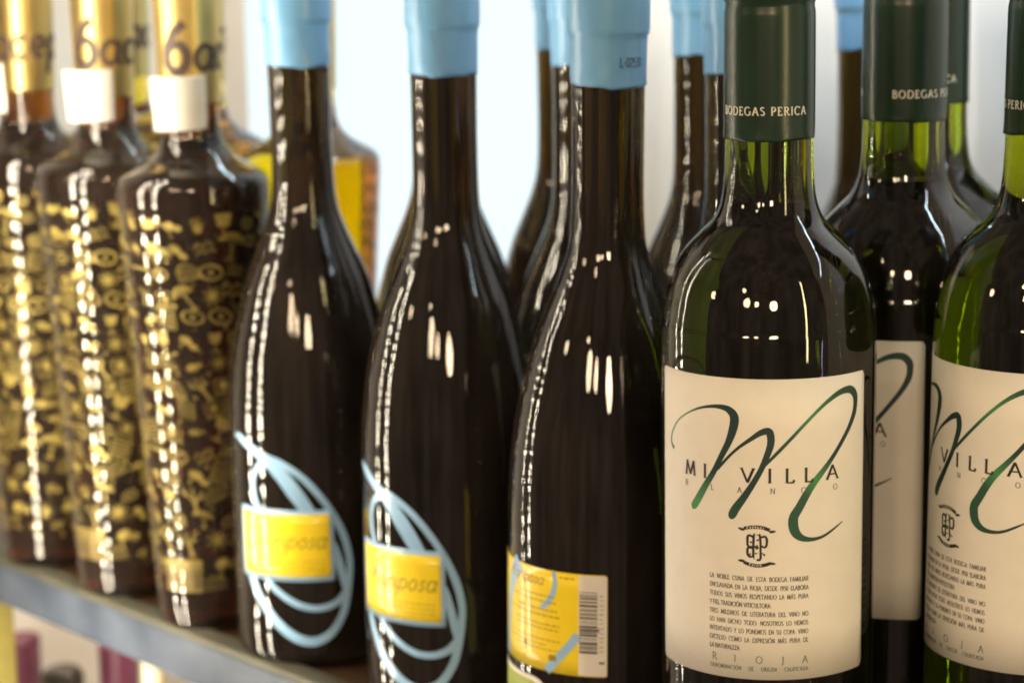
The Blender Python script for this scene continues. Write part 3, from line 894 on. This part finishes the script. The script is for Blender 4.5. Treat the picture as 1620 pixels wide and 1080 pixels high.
def picture_print(seed):
    rnd = random.Random(seed)
    W = Wrap(spR, 0.05)
    h = 17.0
    while h < 192:
        r = spR(h)
        per = 2 * math.pi * r
        cell = 11.4
        n = int(per / cell)
        ph = rnd.uniform(0, cell)
        for k in range(n):
            a = ph + k * per / n + rnd.uniform(-1.4, 1.4)
            if h < 34 and -24 < ((a + per / 2) % per) - per / 2 < 1.5:
                continue
            icon(W, rnd.choice((0, 0, 1, 1, 2, 2, 3, 5, 5, 6, 7, 8, 8, 9, 10, 11, 12, 12, 13, 14, 7)), a, h + rnd.uniform(-1.6, 1.6), rnd.uniform(8.0, 13.6), rnd.uniform(-0.45, 0.45), rnd)
            if rnd.random() < 0.5:
                aa, hh = a + cell / 2, h + 5.2 + rnd.uniform(-1, 1)
                sz = rnd.uniform(0.8, 1.9)
                if hh < 186:
                    W.fan([(aa + sz * 0.6 * math.cos(t), hh + sz * 0.45 * math.sin(t)) for t in (0, 1.1, 2.2, 3.3, 4.4, 5.5)])
        h += 10.6
    W.rect(-22, -3, 14, 30)
    return W.mesh('picture_print')
SP_PRINT = picture_print(3)
W = Wrap(spR, 0.14)
for i in range(6):
    a = -20.5
    rnd = random.Random(i)
    while a < -5:
        w = rnd.uniform(1.0, 3.4)
        W.ribbon([(a, 28.2 - i * 2.4, 0.8), (min(a + w, -4.4), 28.2 - i * 2.4, 0.8)])
        a += w + 0.8
SP_FINE = W.mesh('fine_print')
W = Wrap(capR, 0.30)
for st in (-12.0,):
    x = st
    for i, ch in enumerate('6acep'):
        if i == 0:
            put_glyph(W, ch, x, 253.6, 20.5, font=LC, mono=0.20)
            x += 14.0
        else:
            put_glyph(W, ch, x, 254.6, 17.5, font=LC, mono=0.16, slant=0.12)
            x += LC[ch][0] * 17.5 + 0.8
SP_CAPTEXT = W.mesh('capsule_lettering')
stickR = interp([(13.7, 226), (13.7, 234), (14.35, 240), (14.5, 252)])
SP_STICKER = label_mesh('tax_sticker', stickR, -16.0, 14.0, 227.5, 252.0, off=0.16, corner=0.5, n=40, nh=16, ref=14.3)
W = Wrap(stickR, 0.22, ref=14.3)
for i in range(6):
    W.rect(-12.5, 10.5, 230.6 + i * 3.2, 230.85 + i * 3.2)
SP_LINES = W.mesh('sticker_lines')

SP_GOLDEN = SP_GLASS.copy()
SP_GOLDEN.materials.append(M['golden_glass'])
def tapered_bottle(p, delta, cap_delta, label, sticker=True, printed=True):
    glass_mesh = SP_GLASS if sticker else SP_GOLDEN
    o = empty('tapered_bottle', p, facing(p) + R(delta), label, 'bottle', 'tapered bottles with gold picture print')
    link('glass_body', glass_mesh, o, M['amber_glass'])
    c = link('capsule', SP_CAP, o, M['gold_cap'])
    c.rotation_euler = (0, 0, R(cap_delta))
    link('lettering', SP_CAPTEXT, c, M['brown_ink'], False)
    if sticker:
        s = link('neck_sticker', SP_STICKER, c, M['white_sticker'])
        s.rotation_euler = (R(0.8), R(-1.0), 0)
        link('printed_lines', SP_LINES, s, M['silver_ink'], False)
    if printed:
        link('picture_print', SP_PRINT, o, M['gold_print'], False)
        link('fine_print', SP_FINE, o, M['brown_ink'], False)
    return o

# ------------------------------------------------------------------ shelf, wall, light panel
def shelf_empty(name, label, cat):
    return empty(name, (E0.x, E0.y, 0), SHELF_ROT, label, cat)

WALL_D = 0.33
sh = shelf_empty('shelf', 'brown wooden shelf with blue grey metal front rail carrying all the bottles', 'shelf')
link('board', box_mesh('shelf_board', -0.608, 0.75, 0.014, WALL_D - 0.002, -0.025, -0.0062, 0.001), sh, M['wood'])
rl = link('front_rail', box_mesh('front_rail', -0.608, 0.75, 0.0065, 0.0115, -0.029, -0.0075, 0.0012), sh, M['rail'])
link('rail_lip', box_mesh('rail_lip', -0.608, 0.75, 0.0060, 0.0175, -0.0072, -0.0040, 0.0008), rl, M['rail_lip'])

wl = link('wall', box_mesh('wall', -1.6, 1.2, WALL_D, WALL_D + 0.05, -0.75, 1.0), None, M['wall'], False)
wl.location = (E0.x, E0.y, 0)
wl.rotation_euler = (0, 0, SHELF_ROT)
wl['kind'] = 'structure'

ep = link('reflection_panel', box_mesh('reflection_board', -0.64, -0.61, -0.30, WALL_D - 0.002, -0.4, 0.7, 0.001), None, M['wall'], False)  # unseen panel added to give the bottles a pale reflection along their left edges
ep.location = (E0.x, E0.y, 0)
ep.rotation_euler = (0, 0, SHELF_ROT)
ep['kind'] = 'structure'
pn = shelf_empty('light_panel', 'glowing white backlit panel on the wall behind the bottles', 'light panel')
link('diffuser', box_mesh('panel_diffuser', -0.50, -0.168, WALL_D - 0.008, WALL_D - 0.004, 0.004, 0.42), pn, M['panel'], False)

low = shelf_empty('lower_shelf', 'brown wooden shelf board below the blue grey rail', 'shelf')
link('board', box_mesh('lower_board', -0.608, 0.75, 0.004, WALL_D - 0.002, -0.38, -0.36, 0.001), low, M['wood'])

post = shelf_empty('shelf_post', 'olive metal post under the shelf at the lower left corner', 'post')

# ------------------------------------------------------------------ bottles in place
green_bottle(at(0.2234, 0.036), -6.0, 6.0, 'green wine bottle standing in front with its whole cream label facing us')
green_bottle(Vector((0.1475, 0.8500, 0)), -52.0, 52.0 + 55.0, 'dark wine bottle behind, between the two front green bottles, cream label turned left')
green_bottle(Vector((0.1838, 0.7830, 0)), -53.0, -15.0, 'green wine bottle cut off by the right edge, label turned partly left', lean=0.6)
green_bottle(at(0.1695, 0.192), 150.0, 20.0, 'green wine bottle in the third row, its shoulder showing right of the dark bottle')
green_bottle(Vector((0.2330, 0.9400, 0)), 160.0, 60.0, 'pale green bottle shoulder just peeping out left of the rightmost bottle neck')

blue_bottle(at(-0.0583, 0.045), 0.0, 'brown bottle with blue ribbon print and yellow label beside the gold printed bottles', 'front', 12.0, lean=-0.5)
blue_bottle(at(0.0350, 0.047), -16.5, 'middle front blue-capped bottle, its yellow ribbon label cut by the left outline', 'front', 4.0)
blue_bottle(at(0.1390, 0.036), 0.0, 'brown bottle with yellow and white barcode back label and lot code on its blue cap', 'back', 10.0, lean=0.7)
blue_bottle(at(-0.0558, 0.121), 170.0, 'brown bottle hidden behind the middle blue-capped bottle, only its left shoulder showing', 'plain')
blue_bottle(at(0.0401, 0.121), 170.0, 'brown bottle just left behind the barcode bottle, the nearer of two', 'plain')
blue_bottle(at(0.1304, 0.121), 170.0, 'brown blue-capped bottle half hidden by the neck of the front green wine bottle', 'plain')
blue_bottle(at(-0.0576, 0.200), 170.0, 'brown bottle farther back left of the barcode bottle, against the glowing panel', 'plain')
blue_bottle(at(0.0348, 0.200), 170.0, 'farther brown bottle standing right of the barcode bottle against the grey wall', 'plain')
blue_bottle(at(0.0700, 0.272), 170.0, 'rearmost blue-capped bottle, a sliver showing left of the dark wine bottle', 'plain')

tapered_bottle(at(-0.2740, 0.030), -52.0, -32.0, 'leftmost gold printed bottle, cut off by the left edge')
tapered_bottle(at(-0.1990, 0.030), -17.0, 1.0, 'second gold printed bottle from the left with white neck sticker')
tapered_bottle(at(-0.1262, 0.030), 0.0, 0.0, 'gold printed bottle touching the brown bottles, big 6 on its gold cap')
tapered_bottle(at(-0.3280, 0.121), 40.0, -45.0, 'back row gold capped bottle seen between the two left bottle necks', sticker=False)
tapered_bottle(at(-0.2550, 0.121), 80.0, -95.0, 'back row gold capped bottle whose neck shows just right of the big 6', sticker=False)
tapered_bottle(at(-0.1646, 0.125), 140.0, 90.0, 'amber back row bottle glowing yellow behind the first blue-capped bottle', sticker=False, printed=False)

# ------------------------------------------------------------------ things on the lower shelf
def from_px(x, y, d):
    """point on the vertical plane d behind the shelf edge that stands behind photo position x, y (used once to find the spot)"""
    f = 3600.0
    r = _fwd + _right * ((x - 810) / f) + _up * ((540 - y) / f)
    o = Vector((0, 0, CAM_H))
    t = ((E0 + N * d) - o).dot(N) / r.dot(N)
    return o + r * t
PUR_GLASS = lathe_mesh('slim_bottle_glass', smooth_profile([(0, 3, True), (20, 1), (30, 1), (32, 6), (32, 30), (32, 180), (28, 200), (15, 222), (11.6, 240), (11.2, 270), (11.2, 290, True), (0, 290, True)]), 64)
PUR_CAP = lathe_mesh('slim_capsule', smooth_profile([(11.4, 236, True), (11.9, 236, True), (11.7, 280), (11.8, 295), (11.0, 298, True), (0, 298.4, True)]), 64)
for (x, y, d, lab) in ((33, 1004, 0.13, 'slim bottle with purple capsule on the lower shelf beside the olive post'),
                       (186, 1010, 0.13, 'slim purple capped bottle on the lower shelf partly hidden by the rail')):
    q = from_px(x, y, d)
    o = empty('slim_bottle', (q.x, q.y, -0.36), 0, lab, 'bottle', 'purple capped bottles on the lower shelf')
    sc = (q.z + 0.36) / 0.2984
    o.scale = (1, 1, sc)
    link('glass_body', PUR_GLASS, o, M['dark_glass'])
    link('capsule', PUR_CAP, o, M['purple'])
q = from_px(98, 1052, 0.10)
o = empty('round_jar', (q.x, q.y, -0.36), 0, 'dark round stopper of a jar between the purple capsules on the lower shelf', 'jar')
zt = q.z + 0.36
link('glass_body', lathe_mesh('jar_glass', smooth_profile([(0, 2, True), (24, 1), (30, 4), (30, zt * 1000 - 70), (20, zt * 1000 - 45), (10, zt * 1000 - 30), (9, zt * 1000 - 18, True), (0, zt * 1000 - 18, True)]), 64), o, M['dark_glass'])
link('stopper', lathe_mesh('jar_stopper', smooth_profile([(7, zt * 1000 - 20, True), (9, zt * 1000 - 18), (12.5, zt * 1000 - 10), (11, zt * 1000 - 3), (5, zt * 1000), (0, zt * 1000 + 0.3)]), 48), o, M['black_ink'])
q = from_px(243, 1042, 0.06)
o = empty('candle', (q.x, q.y, -0.36), 0, 'cream taper candle leaning just under the rail at lower left', 'candle')
zt = (q.z + 0.36) * 1000
link('stick', lathe_mesh('candle_stick', smooth_profile([(0, 0, True), (8, 0, True), (7.5, 60), (6.5, zt - 12), (5, zt - 3), (2, zt), (0, zt + 0.2)]), 48), o, M['cream_plastic'])
q = from_px(2, 1010, 0.02)
link('shaft', box_mesh('post_shaft', -0.0045, 0.0045, -0.006, 0.006, -0.36, -0.0300, 0.001), post, M['olive_post'])
post.location = (q.x, q.y, 0)

# red sticker on the wall between the two left capsules
rs = lathe_mesh('red_dot_disc', [(0, 0), (0.0075, 0), (0.0075, 0.0006), (0, 0.0006)], 40)
q = from_px(86, 72, WALL_D - 0.001)
o = link('round_sticker', rs, None, M['red'], False)
o.location = q
o.rotation_euler = (R(90), 0, SHELF_ROT)
o['label'] = 'small round red sticker on the wall between the two left gold capsules'
o['category'] = 'sticker'

# ------------------------------------------------------------------ LED strips on posts left of the shelf, and across the aisle
def led_strip(p, z0, z1, rot, label, mat, pitch, size, wide, name='led_strip'):
    o = empty(name, (p[0], p[1], 0), rot, label, 'led strip', 'vertical led strips')
    link('profile', box_mesh('led_profile', -wide / 2 - 0.002, wide / 2 + 0.002, 0.001, 0.012, z0, z1), o, M['alu'], False)
    v, f = [], []
    z = z0 + pitch
    while z < z1 - pitch:
        b = len(v)
        hs = size / 2
        ws = wide / 2
        v += [(-ws, 0, z - hs), (ws, 0, z - hs), (ws, 0, z + hs), (-ws, 0, z + hs)]
        f.append((b, b + 1, b + 2, b + 3))
        z += pitch
    l = link('leds', mesh('led_dots', v, f), o, mat, False)
    l['kind'] = 'stuff'
    return o
def face_to(p, t):
    # local -Y turned towards t
    return math.atan2(t[1] - p[1], t[0] - p[0]) + math.pi / 2
for p, lab in (((-0.30, 0.905), 'dotted warm led strip mirrored down the left side of the bottles'), ((-0.30, 0.985), 'second dotted led strip mirrored beside the first in the left bottles')):
    led_strip(p, -0.25, 0.62, face_to(p, (0.02, 1.33)), lab, M['led'], 0.0105, 0.0042, 0.014)
p = (1.22, -0.86)
led_strip(p, -0.18, 1.6, face_to(p, (0.0, 0.9)), 'warm yellow led line mirrored on the right of the bottle necks', M['led_far'], 0.0245, 0.024, 0.06)
p = (1.75, -0.55)
led_strip(p, -0.75, 0.1, face_to(p, (0.0, 0.9)), 'violet led line mirrored low on the right of the bottles', M['led_violet'], 0.03, 0.011, 0.03)

# warm tape lamp under the shelf board, lighting the lower compartment
d = bpy.data.lights.new('under_shelf_tape', 'AREA')
d.shape = 'RECTANGLE'
d.size, d.size_y = 1.2, 0.01
d.energy = 1.7
d.color = (1.0, 0.80, 0.56)
o = bpy.data.objects.new('under_shelf_tape', d)
COL.objects.link(o)
o.location = at(-0.35, 0.12, -0.032)
o.rotation_euler = (R(-25), 0, 0)
o.matrix_world = Matrix.Translation(at(-0.35, 0.12, -0.032)) @ Matrix.Rotation(SHELF_ROT, 4, 'Z') @ Matrix.Rotation(R(35), 4, 'X')

# unseen cool fill lamp added above the bottles to brighten the back wall
d = bpy.data.lights.new('wall_fill', 'AREA')
d.shape = 'RECTANGLE'
d.size, d.size_y = 0.9, 0.012
d.energy = 1.65
d.color = (0.66, 0.86, 1.0)
o = bpy.data.objects.new('wall_fill', d)
COL.objects.link(o)
o.matrix_world = Matrix.Translation(at(0.16, 0.20, 0.46)) @ Matrix.Rotation(SHELF_ROT, 4, 'Z') @ Matrix.Rotation(R(30), 4, 'X')
